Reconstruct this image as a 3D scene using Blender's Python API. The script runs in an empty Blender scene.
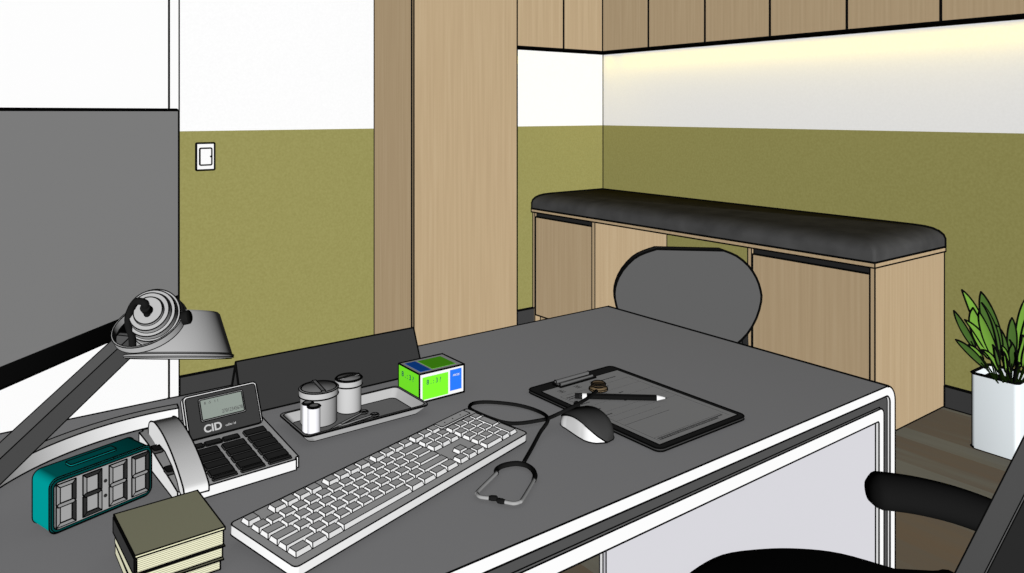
import bpy, bmesh, math, random
from mathutils import Vector, Matrix
random.seed(7)
C = bpy.context.scene
COL = C.collection
PI = math.pi

# ------------------------------------------------------------------ camera
F_PX, CAM_H, HEAD = 775.0, 1.27, math.radians(52.8)
CAM = Vector((0, 0, CAM_H))
FW = Vector((math.cos(HEAD), math.sin(HEAD), 0)); RT = Vector((math.sin(HEAD), -math.cos(HEAD), 0))
cd = bpy.data.cameras.new('camera'); cam = bpy.data.objects.new('camera', cd); COL.objects.link(cam)
cam.location = CAM; cam.rotation_euler = (PI/2, 0, HEAD - PI/2)
cd.sensor_fit = 'HORIZONTAL'; cd.sensor_width = 36; cd.lens = F_PX/1024*36
cd.shift_y = -(286.5-112)/1024; cd.clip_start = .02; cd.clip_end = 60
C.camera = cam

# ------------------------------------------------------------------ materials
def lin(c):
    c /= 255.0
    return c/12.92 if c <= .04045 else ((c+.055)/1.055)**2.4
def mat(name, col, rough=1.0, spec=0.0, metal=0.0):
    m = bpy.data.materials.new(name); m.use_nodes = True
    b = m.node_tree.nodes['Principled BSDF']
    b.inputs['Base Color'].default_value = (*col, 1); b.inputs['Roughness'].default_value = rough
    b.inputs['Specular IOR Level'].default_value = spec; b.inputs['Metallic'].default_value = metal
    return m
def g(v): return (v, v, v)
def add(nt, t, **k):
    n = nt.nodes.new(t)
    for a, b in k.items(): setattr(n, a, b)
    return n
def ramp(nt, stops, interp='LINEAR'):
    r = add(nt, 'ShaderNodeValToRGB'); r.color_ramp.interpolation = interp
    e = r.color_ramp.elements
    while len(e) < len(stops): e.new(.5)
    for i, (p, c) in enumerate(stops): e[i].position = p; e[i].color = (*c, 1)
    return r

INK = mat('black_line', g(.004))
WHITE = mat('white_lacquer', g(.93))
PLASTIC = mat('white_plastic', g(.93))
TOPLAM = mat('desk_laminate', (.88, .88, .90))
PANEL = mat('lilac_panel', (.66, .655, .695))
BLACK = mat('black_plastic', g(.022))
BLK2 = mat('black_rubber', g(.012))
SCREEN = mat('screen_grey', g(.76))
BASEB = mat('dark_baseboard', g(.05))

def wood_mat():
    m = mat('pale_oak', (.5, .37, .22)); nt = m.node_tree; b = nt.nodes['Principled BSDF']
    tc = add(nt, 'ShaderNodeTexCoord'); mp = add(nt, 'ShaderNodeMapping')
    mp.inputs['Scale'].default_value = (70, 70, 1.6)
    n = add(nt, 'ShaderNodeTexNoise'); n.inputs['Scale'].default_value = 1.0; n.inputs['Detail'].default_value = 4
    r = ramp(nt, [(.3, (.455, .335, .200)), (.5, (.485, .36, .216)), (.7, (.515, .39, .24))])
    L = nt.links.new
    L(tc.outputs['Object'], mp.inputs['Vector']); L(mp.outputs['Vector'], n.inputs['Vector'])
    L(n.outputs['Fac'], r.inputs['Fac']); L(r.outputs['Color'], b.inputs['Base Color'])
    return m
WOOD = wood_mat()

def wall_mat():
    m = mat('two_tone_wall_paint', g(.9)); nt = m.node_tree; b = nt.nodes['Principled BSDF']; L = nt.links.new
    tc = add(nt, 'ShaderNodeTexCoord'); sp = add(nt, 'ShaderNodeSeparateXYZ')
    L(tc.outputs['Object'], sp.inputs[0])
    gt = add(nt, 'ShaderNodeMath', operation='GREATER_THAN'); gt.inputs[1].default_value = 1.184
    L(sp.outputs['Z'], gt.inputs[0])
    n = add(nt, 'ShaderNodeTexNoise'); n.inputs['Scale'].default_value = 90; n.inputs['Detail'].default_value = 3
    L(tc.outputs['Object'], n.inputs['Vector'])
    ol = ramp(nt, [(.3, (.285, .265, .088)), (.7, (.325, .305, .108))])
    wh = ramp(nt, [(.3, g(.92)), (.7, g(.95))])
    L(n.outputs['Fac'], ol.inputs['Fac']); L(n.outputs['Fac'], wh.inputs['Fac'])
    mx = add(nt, 'ShaderNodeMix', data_type='RGBA')
    L(gt.outputs[0], mx.inputs['Factor']); L(ol.outputs['Color'], mx.inputs[6]); L(wh.outputs['Color'], mx.inputs[7])
    L(mx.outputs[2], b.inputs['Base Color'])
    return m
WALL = wall_mat()

def floor_mat():
    m = mat('floor_planks', g(.6)); nt = m.node_tree; b = nt.nodes['Principled BSDF']; L = nt.links.new
    tc = add(nt, 'ShaderNodeTexCoord'); mp = add(nt, 'ShaderNodeMapping'); mp.inputs['Rotation'].default_value = (0, 0, PI/2)
    br = add(nt, 'ShaderNodeTexBrick'); br.inputs['Scale'].default_value = 1
    br.inputs['Brick Width'].default_value = 2.4; br.inputs['Row Height'].default_value = .105
    br.inputs['Mortar Size'].default_value = .0; br.offset = .37
    br.inputs['Color1'].default_value = (0, 0, 0, 1); br.inputs['Color2'].default_value = (1, 1, 1, 1)
    L(tc.outputs['Object'], mp.inputs[0]); L(mp.outputs[0], br.inputs['Vector'])
    m2 = add(nt, 'ShaderNodeMapping'); m2.inputs['Scale'].default_value = (14, 1.1, 1)
    n = add(nt, 'ShaderNodeTexNoise'); n.inputs['Scale'].default_value = 2; n.inputs['Detail'].default_value = 5
    L(tc.outputs['Object'], m2.inputs[0]); L(m2.outputs[0], n.inputs['Vector'])
    mm = add(nt, 'ShaderNodeMix', data_type='RGBA'); mm.inputs['Factor'].default_value = .5
    L(br.outputs['Color'], mm.inputs[6]); L(n.outputs['Fac'], mm.inputs[7])
    r = ramp(nt, [(.2, (.62, .47, .32)), (.45, (.58, .48, .36)), (.62, (.64, .60, .48)), (.85, (.72, .70, .58))])
    L(mm.outputs[2], r.inputs['Fac']); L(r.outputs['Color'], b.inputs['Base Color'])
    return m
FLOOR = floor_mat()

def stripes_mat(name, c1, c2, per, duty=.3):
    m = mat(name, c1); nt = m.node_tree; b = nt.nodes['Principled BSDF']; L = nt.links.new
    tc = add(nt, 'ShaderNodeTexCoord'); sp = add(nt, 'ShaderNodeSeparateXYZ'); L(tc.outputs['Object'], sp.inputs[0])
    a = add(nt, 'ShaderNodeMath', operation='DIVIDE'); a.inputs[1].default_value = per; L(sp.outputs['Z'], a.inputs[0])
    f = add(nt, 'ShaderNodeMath', operation='FRACT'); L(a.outputs[0], f.inputs[0])
    lt = add(nt, 'ShaderNodeMath', operation='LESS_THAN'); lt.inputs[1].default_value = duty; L(f.outputs[0], lt.inputs[0])
    mx = add(nt, 'ShaderNodeMix', data_type='RGBA'); mx.inputs[6].default_value = (*c1, 1); mx.inputs[7].default_value = (*c2, 1)
    L(lt.outputs[0], mx.inputs['Factor']); L(mx.outputs[2], b.inputs['Base Color'])
    return m

# ------------------------------------------------------------------ object helpers
WM = {}     # world matrix of every object by name (so line weights can follow distance)
def thing(name, label, cat, loc=(0, 0, 0), rz=0.0, group=None):
    o = bpy.data.objects.new(name, None); COL.objects.link(o); o.empty_display_size = .05
    o.location = loc; o.rotation_euler = (0, 0, rz); o['label'] = label; o['category'] = cat
    if group: o['group'] = group
    WM[o.name] = Matrix.Translation(loc) @ Matrix.Rotation(rz, 4, 'Z')
    return o
def tag(o, label, cat, group=None, kind=None):
    o['label'] = label; o['category'] = cat
    if group: o['group'] = group
    if kind: o['kind'] = kind
    return o

def outline(bm, M, ang, px, mi):
    """thin black cord along every sharp edge, welded into the same mesh"""
    bm.normal_update()
    segs = []
    for e in bm.edges:
        lf = e.link_faces
        if len(lf) == 1 or (len(lf) == 2 and lf[0].normal.angle(lf[1].normal, 0) > ang):
            segs.append((e.verts[0].co.copy(), e.verts[1].co.copy()))
    for a, b in segs:
        d = b-a; L = d.length
        if L < 1e-5: continue
        d.normalize()
        s = Vector((0, 0, 1)) if abs(d.z) < .9 else Vector((1, 0, 0))
        u = d.cross(s).normalized(); v = d.cross(u)
        ra = (M @ a - CAM).length*px/F_PX/2; rb = (M @ b - CAM).length*px/F_PX/2
        a2 = a-d*ra*.4; b2 = b+d*rb*.4
        A = [bm.verts.new(a2+(u*math.cos(t)+v*math.sin(t))*ra) for t in (0, PI/2, PI, 3*PI/2)]
        B = [bm.verts.new(b2+(u*math.cos(t)+v*math.sin(t))*rb) for t in (0, PI/2, PI, 3*PI/2)]
        fs = [bm.faces.new((A[i], A[(i+1) % 4], B[(i+1) % 4], B[i])) for i in range(4)]
        fs += [bm.faces.new(A[::-1]), bm.faces.new(B)]
        for f in fs: f.material_index = mi

def obj(name, bm, m, parent=None, ol=34, px=1.5, smooth=40, loc=None, rot=None, M=None):
    """link a bmesh as one mesh object; ol = outline angle in degrees (None: no lines)"""
    ms = m if isinstance(m, (list, tuple)) else [m]
    me = bpy.data.meshes.new(name); o = bpy.data.objects.new(name, me); COL.objects.link(o)
    L = Matrix.Translation(loc or (0, 0, 0))
    if rot is not None: L = L @ rot.to_4x4()
    if parent is not None:
        o.parent = parent; W = WM[parent.name] @ L
    else: W = L
    o.matrix_local = L
    WM[o.name] = W
    bmesh.ops.recalc_face_normals(bm, faces=bm.faces)
    for f in bm.faces: f.smooth = True
    for e in bm.edges:
        if len(e.link_faces) == 2 and e.link_faces[0].normal.angle(e.link_faces[1].normal, 0) > math.radians(smooth): e.smooth = False
    if ol is not None: outline(bm, W, math.radians(ol), px, len(ms))
    bm.to_mesh(me); bm.free()
    for x in ms: me.materials.append(x)
    if ol is not None: me.materials.append(INK)
    return o
def B(): return bmesh.new()
def setmat(bm, n0, mi):
    for f in list(bm.faces)[n0:]: f.material_index = mi
def box(bm, a, b, bev=0, seg=3, mi=0, T=None):
    n0 = len(bm.faces)
    r = bmesh.ops.create_cube(bm, size=1)
    for v in r['verts']:
        v.co = Vector(((a[i]+b[i])/2+v.co[i]*(b[i]-a[i]) for i in range(3)))
    vs = r['verts']
    if bev:
        es = list({e for v in vs for e in v.link_edges})
        q = bmesh.ops.bevel(bm, geom=es, offset=bev, segments=seg, affect='EDGES', profile=.5)
        vs = list({v for f in q['faces'] for v in f.verts} | {v for v in vs if v.is_valid})
    if T is not None:
        for v in vs: v.co = T @ v.co
    if mi:
        vset = set(vs)
        for f in bm.faces:
            if all(v in vset for v in f.verts): f.material_index = mi
    return vs
def prism(bm, pts, z0, z1, T=None, mi=0, taper=None):
    """polygon pts (x,y) extruded from z0 to z1; T maps afterwards"""
    n = len(pts); cx = sum(p[0] for p in pts)/n; cy = sum(p[1] for p in pts)/n
    k = taper or 1
    A = [bm.verts.new((p[0], p[1], z0)) for p in pts]
    Bv = [bm.verts.new((cx+(p[0]-cx)*k, cy+(p[1]-cy)*k, z1)) for p in pts]
    fs = [bm.faces.new(A[::-1]), bm.faces.new(Bv)]
    fs += [bm.faces.new((A[i], A[(i+1) % n], Bv[(i+1) % n], Bv[i])) for i in range(n)]
    for f in fs: f.material_index = mi
    if T is not None:
        for v in A+Bv: v.co = T @ v.co
    return A+Bv
def rrect(x0, y0, x1, y1, r, seg=5):
    out = []
    for cx, cy, a in ((x1-r, y1-r, 0), (x0+r, y1-r, 90), (x0+r, y0+r, 180), (x1-r, y0+r, 270)):
        for i in range(seg+1):
            t = math.radians(a+90*i/seg); out.append((cx+r*math.cos(t), cy+r*math.sin(t)))
    return out
def lathe(bm, prof, n=32, T=None, mi=0, cap=(True, True)):
    rings = []
    for r, z in prof:
        rings.append([bm.verts.new((r*math.cos(2*PI*i/n), r*math.sin(2*PI*i/n), z)) for i in range(n)])
    fs = []
    for a, b in zip(rings, rings[1:]):
        for i in range(n): fs.append(bm.faces.new((a[i], a[(i+1) % n], b[(i+1) % n], b[i])))
    if cap[0]: fs.append(bm.faces.new(rings[0][::-1]))
    if cap[1]: fs.append(bm.faces.new(rings[-1]))
    for f in fs: f.material_index = mi
    if T is not None:
        for q in rings:
            for v in q: v.co = T @ v.co
def smoothpath(pts, k=6):
    P = [Vector(p) for p in pts]; out = []
    for i in range(len(P)-1):
        p0 = P[i-1] if i else P[0]*2-P[1]; p1, p2 = P[i], P[i+1]; p3 = P[i+2] if i+2 < len(P) else P[-1]*2-P[-2]
        for j in range(k):
            t = j/k
            out.append(.5*((2*p1)+(p2-p0)*t+(2*p0-5*p1+4*p2-p3)*t*t+(3*p1-p0-3*p2+p3)*t**3))
    out.append(P[-1]); return out
def tube(bm, pts, r, n=8, mi=0, flat=None, up=None):
    """round cord through pts; flat=(w,h) gives an elliptical band, up = band normal hint"""
    P = [Vector(p) for p in pts]; rings = []; u = None
    for i, p in enumerate(P):
        d = (P[min(i+1, len(P)-1)]-P[max(i-1, 0)]).normalized()
        if up is not None: u = Vector(up).cross(d).normalized()
        elif u is None:
            s = Vector((0, 0, 1)) if abs(d.z) < .9 else Vector((1, 0, 0)); u = d.cross(s).normalized()
        else: u = (u-d*u.dot(d)).normalized()
        v = d.cross(u); rr = r[i] if isinstance(r, (list, tuple)) else r
        w, h = flat if flat else (rr, rr)
        rings.append([bm.verts.new(p+u*math.cos(2*PI*k/n)*w+v*math.sin(2*PI*k/n)*h) for k in range(n)])
    fs = []
    for a, b in zip(rings, rings[1:]):
        for i in range(n): fs.append(bm.faces.new((a[i], a[(i+1) % n], b[(i+1) % n], b[i])))
    fs += [bm.faces.new(rings[0][::-1]), bm.faces.new(rings[-1])]
    for f in fs: f.material_index = mi
def frame3(o, z, x=None):
    z = Vector(z).normalized(); x = Vector(x) if x is not None else (Vector((0, 0, 1)) if abs(z.z) < .9 else Vector((1, 0, 0)))
    x = (x-z*x.dot(z)).normalized(); y = z.cross(x)
    M = Matrix((x, y, z)).transposed().to_4x4(); M.translation = Vector(o); return M
def struct(name, bm, m, **k):
    o = obj(name, bm, m, **k); o['kind'] = 'structure'; return o

_curves = []
def text_obj(name, s, size, m, parent, M, align='LEFT', ext=.0002, sx=1, off=0.0):
    cu = bpy.data.curves.new(name, 'FONT'); cu.body = s; cu.size = size; cu.extrude = ext; cu.align_x = align; cu.offset = off
    t = bpy.data.objects.new(name+'_c', cu); COL.objects.link(t)
    bpy.context.view_layer.update()
    me = bpy.data.meshes.new_from_object(t.evaluated_get(bpy.context.evaluated_depsgraph_get()))
    bpy.data.objects.remove(t)
    for v in me.vertices: v.co = M @ Vector((v.co.x*sx, v.co.y, v.co.z))
    me.materials.clear(); me.materials.append(m)
    o = bpy.data.objects.new(name, me); COL.objects.link(o); o.parent = parent
    return o

# ================================================================== THE ROOM
WX, WY, TOP = 3.509, 3.647, 2.7
bm = B(); box(bm, (-1.2, -1.0, -.06), (WX+.1, WY+.1, 0)); struct('floor', bm, FLOOR, ol=None)
bm = B(); box(bm, (WX, -1.0, 0), (WX+.1, WY+.1, TOP)); struct('wall_right', bm, WALL, px=1.3)
bm = B(); box(bm, (.864, WY, 0), (WX, WY+.1, TOP)); struct('wall_left', bm, WALL, px=1.3)
bm = B(); box(bm, (-1.2, WY+.02, 0), (.864, WY+.1, TOP)); struct('door_1', bm, WHITE, ol=None)
bm = B(); box(bm, (.8625, WY-.012, 0), (.9035, WY-.0005, TOP)); struct('trim_1', bm, WHITE, px=1.2)
bm = B(); box(bm, (.905, WY-.014, 0), (WX-.016, WY-.0005, .092)); struct('baseboard_left', bm, BASEB, px=1.6)
bm = B(); box(bm, (WX-.014, -1.0, 0), (WX-.0005, 1.53, .092)); box(bm, (WX-.014, 2.12, 0), (WX-.0005, 3.10, .092)); box(bm, (WX-.014, 3.68, 0), (WX-.0005, WY-.0005, .092))
struct('baseboard_right', bm, BASEB, px=1.6)

# tall oak cabinet column
t = thing('tall_cabinet', 'full-height pale wood cabinet column standing against the olive and white wall', 'cabinet', (1.867, 3.239, 0))
bm = B(); box(bm, (0, .020, 0), (.628, WY-3.239-.002, TOP-.02)); obj('body', bm, WOOD, t, px=1.4)
bm = B(); box(bm, (.002, 0, .05), (.626, .017, TOP-.02)); obj('door', bm, WOOD, t, px=1.6)

# upper cabinets: one box and one door each
WALLW, UX, UY, UZ = .17, 3.339, 3.475, 1.643
seams = [UY, 3.094, 2.687, 2.286, 1.884, 1.476, 1.07, .66]
where = ['in the corner of the long wall', 'second from the corner on the long wall', 'third from the corner on the long wall',
         'fourth from the corner on the long wall', 'fifth from the corner on the long wall',
         'sixth from the corner, cut by the frame', 'last of the row, cut off by the right edge']
for i in range(6):
    y1, y0 = seams[i], seams[i+1]
    c = thing('wall_cabinet', 'pale wood wall cabinet above the bench, ' + where[i], 'cabinet', (UX, y0, UZ), 0, 'wall cabinets over the bench')
    bm = B(); box(bm, (.018, .001, .0), (WX-UX-.001, (WY if i == 0 else y1)-y0-.001, 1.0)); obj('body', bm, WOOD, c, px=.9)
    bm = B(); box(bm, (0, .003, .0), (.016, y1-y0-.003, 1.0)); obj('door', bm, WOOD, c, px=1.4)
for i, (x0, x1) in enumerate(((2.667, 3.022), (3.022, UX))):
    c = thing('wall_cabinet', ['pale wood wall cabinet beside the tall cabinet column', 'narrow pale wood wall cabinet meeting the corner on the short wall'][i],
              'cabinet', (x0, UY, UZ), 0, 'wall cabinets over the bench')
    bm = B(); box(bm, (.001, .018, 0), (x1-x0-.001, WY-UY-.001, 1.0)); obj('body', bm, WOOD, c, px=.9)
    bm = B(); box(bm, (.003, 0, 0), (x1-x0-(.003 if i == 0 else -.0), .016, 1.0)); obj('door', bm, WOOD, c, px=1.4)

# light switch
t = thing('light_switch', 'small white wall switch with a black outline on the olive wall', 'light switch', (1.018, WY, 1.068))
bm = B(); prism(bm, rrect(-.040, -.061, .040, .061, .004, 3), 0, .008, T=Matrix.Rotation(PI/2, 4, 'X')); obj('plate', bm, PLASTIC, t, px=1.7)
bm = B(); prism(bm, rrect(-.026, -.038, .026, .038, .005, 3), .0082, .013, T=Matrix.Rotation(PI/2, 4, 'X'))
obj('rocker', bm, PLASTIC, t, px=1.4)
bm = B(); lathe(bm, [(.004, .0132), (.004, .0145)], 12, T=Matrix.Rotation(PI/2, 4, 'X')@Matrix.Translation((.021, 0, 0))); obj('indicator', bm, INK, t, ol=None)

# ================================================================== BENCH
BX, BY0, BY1 = 2.925, 1.536, WY
t = thing('bench', 'long pale wood examination bench with cupboards along the olive wall', 'bench', (BX, BY0, 0))
W = WX-BX-.002; LEN = 3.683-BY0 - .04
bm = B(); box(bm, (-.012, -.006, .669), (W, BY1-BY0-.001, .688)); obj('top_board', bm, WOOD, t, px=1.4)
bm = B(); box(bm, (0, 0, 0), (W, .020, .6685)); obj('end_panel', bm, WOOD, t, px=1.5)
bm = B(); box(bm, (0, .560, 0), (W, .580, .6685)); obj('side_panel', bm, WOOD, t, px=1.3)
bm = B(); box(bm, (0, 1.567, 0), (W, 1.592, .6685)); obj('side_panel', bm, WOOD, t, px=1.3)
bm = B(); box(bm, (0, 2.090, 0), (W, 2.110, .6685)); obj('side_panel', bm, WOOD, t, px=1.3)
for y0, y1 in ((.023, .557), (1.595, 2.087)):
    bm = B(); box(bm, (.004, y0, .052), (.022, y1, .640))
    obj('cupboard_door', bm, WOOD, t, px=1.5)
    bm = B(); box(bm, (.012, y0, .6405), (.03, y1, .668)); obj('grip_rail', bm, BLACK, t, px=1.3)
    bm = B(); box(bm, (.040, y0, 0), (.055, y1, .050)); obj('plinth', bm, WOOD, t, px=1.3)

# cushion : rounded upholstered pad with bulging top
def cushion():
    bm = B(); x0, x1, y0, y1 = -.012, W-.001, -.006, BY1-BY0-.002
    z0, z1 = .6885, .772
    rings = []
    for ins, z in ((.0, z0), (.0, z0+.035), (.006, z0+.050), (.022, z0+.064), (.045, z0+.074), (.075, z0+.080), (.12, z1)):
        ring = rrect(x0+ins, y0+ins, x1-ins*.25, y1-ins*.25, max(.012, .012+ins*.3), 4)
        rings.append([bm.verts.new((p[0], p[1], z)) for p in ring])
    n = len(rings[0])
    for a, b in zip(rings, rings[1:]):
        for i in range(n): bm.faces.new((a[i], a[(i+1) % n], b[(i+1) % n], b[i]))
    bm.faces.new(rings[0][::-1]); bm.faces.new(rings[-1])
    prof = [(.0, z0+.002), (.0, z0+.035), (.006, z0+.050), (.022, z0+.064), (.045, z0+.074), (.075, z0+.080), (.12, z1)]
    tube(bm, [(x1-i_*.25-.001, y0+i_+.002, z_) for i_, z_ in prof]+[(x1-.03, y1-.03, z1)], .0023, 6, mi=1)      # black outline cords added along the pad's ends and back contour
    tube(bm, [(x0+i_+.003, y1-i_*.25-.003, z_) for i_, z_ in prof]+[(x1-.03, y1-.03, z1)], .0026, 6, mi=1)
    return bm
LEATH = mat('black_leatherette', g(.07)); nt = LEATH.node_tree
n_ = add(nt, 'ShaderNodeTexNoise'); n_.inputs['Scale'].default_value = 9; r_ = ramp(nt, [(.3, g(.055)), (.7, g(.078))])
tc_ = add(nt, 'ShaderNodeTexCoord'); nt.links.new(tc_.outputs['Object'], n_.inputs['Vector']); nt.links.new(n_.outputs['Fac'], r_.inputs['Fac']); nt.links.new(r_.outputs['Color'], nt.nodes['Principled BSDF'].inputs['Base Color'])
o = obj('bench_cushion', cushion(), [LEATH, INK], loc=(BX, BY0, .001), px=1.8, ol=50, smooth=60)
tag(o, 'long black padded cushion lying on top of the wooden bench', 'cushion')

# ================================================================== DESK
DX0, DX1, DY0, DY1, DZ = -.75, 1.484, .740, 1.496, .750
def uframe(x0, x1, z1, th, side, r, seg=8):
    """inverted U: outer outline and inner outline in the x-z plane, legs thicker than the top"""
    def arc(X0, X1, Z1, rr):
        p = [(X1, 0)]
        for i in range(seg+1):
            a = PI/2*i/seg; p.append((X1-rr+rr*math.cos(a), Z1-rr+rr*math.sin(a)))
        for i in range(seg+1):
            a = PI/2+PI/2*i/seg; p.append((X0+rr+rr*math.cos(a), Z1-rr+rr*math.sin(a)))
        p.append((X0, 0)); return p
    return arc(x0, x1, z1, r), arc(x0+side, x1-side, z1-th, max(r-th, .004))
def sweepframe(outer, inner, y0, y1):
    bm = B(); n = len(outer)
    V = [[bm.verts.new((p[0], y, p[1])) for p in q] for q in (outer, inner) for y in (y0, y1)]
    o0, o1, i0, i1 = V
    for k in range(n-1):
        f = bm.faces.new((o0[k], o0[k+1], o1[k+1], o1[k])); f.material_index = 1
        bm.faces.new((i0[k], i1[k], i1[k+1], i0[k+1]))
        bm.faces.new((o0[k], i0[k], i0[k+1], o0[k+1])); bm.faces.new((o1[k], o1[k+1], i1[k+1], i1[k]))
    bm.faces.new((o0[0], o1[0], i1[0], i0[0])); bm.faces.new((o0[-1], i0[-1], i1[-1], o1[-1]))
    return bm
t = thing('desk', 'large grey-topped desk with rounded white double frame ends', 'desk', (0, 0, 0))
a, b = uframe(DX0, DX1, DZ, .018, .019, .032)
bm = sweepframe(a, b, DY0, DY1)
for q in (a[8],): tube(bm, [(q[0], DY0, q[1]), (q[0], DY1, q[1])], .0011, 6, mi=2)    # black outline cord added along the rounded edge's silhouette
obj('outer_frame', bm, [WHITE, TOPLAM, INK], t, px=1.5, ol=30)
a, b = uframe(DX0+.019, DX1-.019, DZ-.018, .019, .026, .016)
obj('spacer_frame', sweepframe(a, b, DY0+.0055, DY1-.006), [mat('spacer_grey', g(.083))]*2, t, px=1.2, ol=30)
a, b = uframe(DX0+.0405, DX1-.0405, DZ-.038, .022, .0175, .012)
obj('inner_frame', sweepframe(a, b, DY0+.001, DY1-.001), [WHITE, WHITE], t, px=1.4, ol=30)
bm = B(); box(bm, (.7255, DY0+.008, .0), (1.4255, DY0+.014, .691)); obj('modesty_panel', bm, PANEL, t, px=1.6)

# ================================================================== PATIENT CHAIR (beyond the desk)
CH = mat('grey_chair_shell', g(.095))
ctr = Vector((2.5*FW.x+.57*RT.x, 2.5*FW.y+.57*RT.y, 0))
t = thing('visitor_chair', 'grey chair with a wide oval backrest behind the far desk corner', 'chair', ctr, HEAD-PI/2)
# local frame: x = right as seen from the desk, y = away
k = 2.5/775
pts = [(655, 247), (643, 251), (632, 257), (621, 269), (615, 281), (613, 292), (614.5, 303), (619, 316), (628, 329), (641, 340), (655, 346),
       (722, 349), (734, 343), (746, 332), (755, 317), (760, 300), (759.5, 289), (755, 276), (747, 264), (735, 254), (722, 248.5)]
pts = [(p.x, p.y) for p in smoothpath([(a, b, 0) for a, b in pts], 2)]
pl = [((x-686.7)*k, CAM_H-.007-(y-112)*k) for x, y in pts][::-1]
bm = B()
def cv(x): return .16*x*x
fr = [bm.verts.new((x, cv(x), z)) for x, z in pl]; bk = [bm.verts.new((x*.97-.004, cv(x)+.035, z*1.0)) for x, z in pl]
bm.faces.new(fr); bm.faces.new(bk[::-1])
for i in range(len(pl)): bm.faces.new((fr[i], fr[(i+1) % len(pl)], bk[(i+1) % len(pl)], bk[i]))
obj('backrest', bm, CH, t, px=2.2, ol=45)
bm = B(); prism(bm, rrect(-.22, -.47, .22, -.03, .09, 6), .42, .46); obj('seat', bm, CH, t)
for sx in (-1, 1):
    bm = B(); tube(bm, smoothpath([(sx*.19, -.05, .42), (sx*.20, .05, .44), (sx*.20, .062, .52), (sx*.19, .052, .62)], 5), .011); obj('back_support', bm, BLACK, t, ol=None)
for sx, sy in ((-1, -.42), (1, -.42), (-1, -.08), (1, -.08)):
    bm = B(); tube(bm, [(sx*.18, sy, .42), (sx*.20, sy+(.02 if sy > -.2 else -.02), 0)], .012); obj('leg', bm, BLACK, t, ol=None)

# ================================================================== DOCTOR'S CHAIR (foreground right)
DC = mat('dark_grey_mesh_frame', g(.33)); PAD = mat('black_mesh', g(.10)); ARM = mat('black_arm_pad', g(.0105))
CA = math.radians(152)                           # the way the chair faces
cf = Vector((math.cos(CA), math.sin(CA), 0)); cr = Vector((math.sin(CA), -math.cos(CA), 0))
sc_ = Vector((.905, .475, 0))
t = thing('office_chair', 'black swivel armchair with a dark grey framed back, bottom right corner', 'chair', sc_, CA-PI/2)
# local: y = forward, x = right
TI = WM[t.name].inverted()
def loc(x, y, z): return TI @ Vector((x, y, z))
edge = [loc(.820, .722, .60), loc(.88, .737, .60), loc(.951, .737, .60), loc(1.012, .710, .60), loc(1.060, .675, .60), loc(1.098, .630, .60), loc(1.124, .561, .60)]
seatpts = [(p.x, p.y) for p in smoothpath(edge, 4)]
seatpts += [(p.x, p.y) for p in smoothpath([(.165, -.205, 0), (.15, -.235, 0), (0, -.24, 0), (-.15, -.235, 0), (-.235, -.20, 0), (-.25, -.08, 0), (-.25, .10, 0), (-.225, .19, 0), (-.15, .235, 0)], 4)]
bm = B(); rings = []
cx = sum(p[0] for p in seatpts)/len(seatpts); cy = sum(p[1] for p in seatpts)/len(seatpts)
for kk, z in ((.93, .520), (.98, .535), (1.0, .570), (1.0, .600), (.985, .608), (.93, .612)):
    rings.append([bm.verts.new((cx+(p[0]-cx)*kk, cy+(p[1]-cy)*kk, z)) for p in seatpts])
for a, b in zip(rings, rings[1:]):
    for i in range(len(a)): bm.faces.new((a[i], a[(i+1) % len(a)], b[(i+1) % len(a)], b[i]))
bm.faces.new(rings[0][::-1]); bm.faces.new(rings[-1])
obj('seat', bm, mat('black_seat_fabric', g(.045)), t, ol=None, smooth=60)
# armrests
def armrest(sx):
    P = []
    src = [(1.132, .606, .700), (1.152, .586, .700), (1.187, .556, .694), (1.229, .520, .681), (1.272, .480, .661), (1.315, .435, .636)]
    for x, y, z in src:
        q = loc(x, y, z); P.append(Vector((sx*q.x, q.y, q.z)))
    P = smoothpath(P, 5); n = len(P); bm = B(); rings = []
    for i, p in enumerate(P):
        d = (P[min(i+1, n-1)]-P[max(i-1, 0)]).normalized(); u = d.cross(Vector((0, 0, 1))).normalized(); v = u.cross(d)
        s = i/(n-1); w = .032*min(1, (.25+s*7)**.5); h = .027*min(1, (.3+s*7)**.5)
        rings.append([bm.verts.new(p+u*w*math.cos(2*PI*j/14)+v*h*math.sin(2*PI*j/14)*(1 if math.sin(2*PI*j/14) > 0 else .9)) for j in range(14)])
    for a, b in zip(rings, rings[1:]):
        for i in range(14): bm.faces.new((a[i], a[(i+1) % 14], b[(i+1) % 14], b[i]))
    bm.faces.new(rings[0][::-1]); bm.faces.new(rings[-1])
    a = obj('armrest', bm, ARM, t, ol=None, smooth=80)
    e = P[-6]; bm = B(); tube(bm, smoothpath([(e.x, e.y, .67), (e.x+sx*.01, e.y, .60), (e.x-sx*.02, e.y+.01, .535), (e.x-sx*.12, e.y+.02, .515)], 4), .014); obj('arm_post', bm, BLACK, t, ol=None)
armrest(1); armrest(-1)
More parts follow.
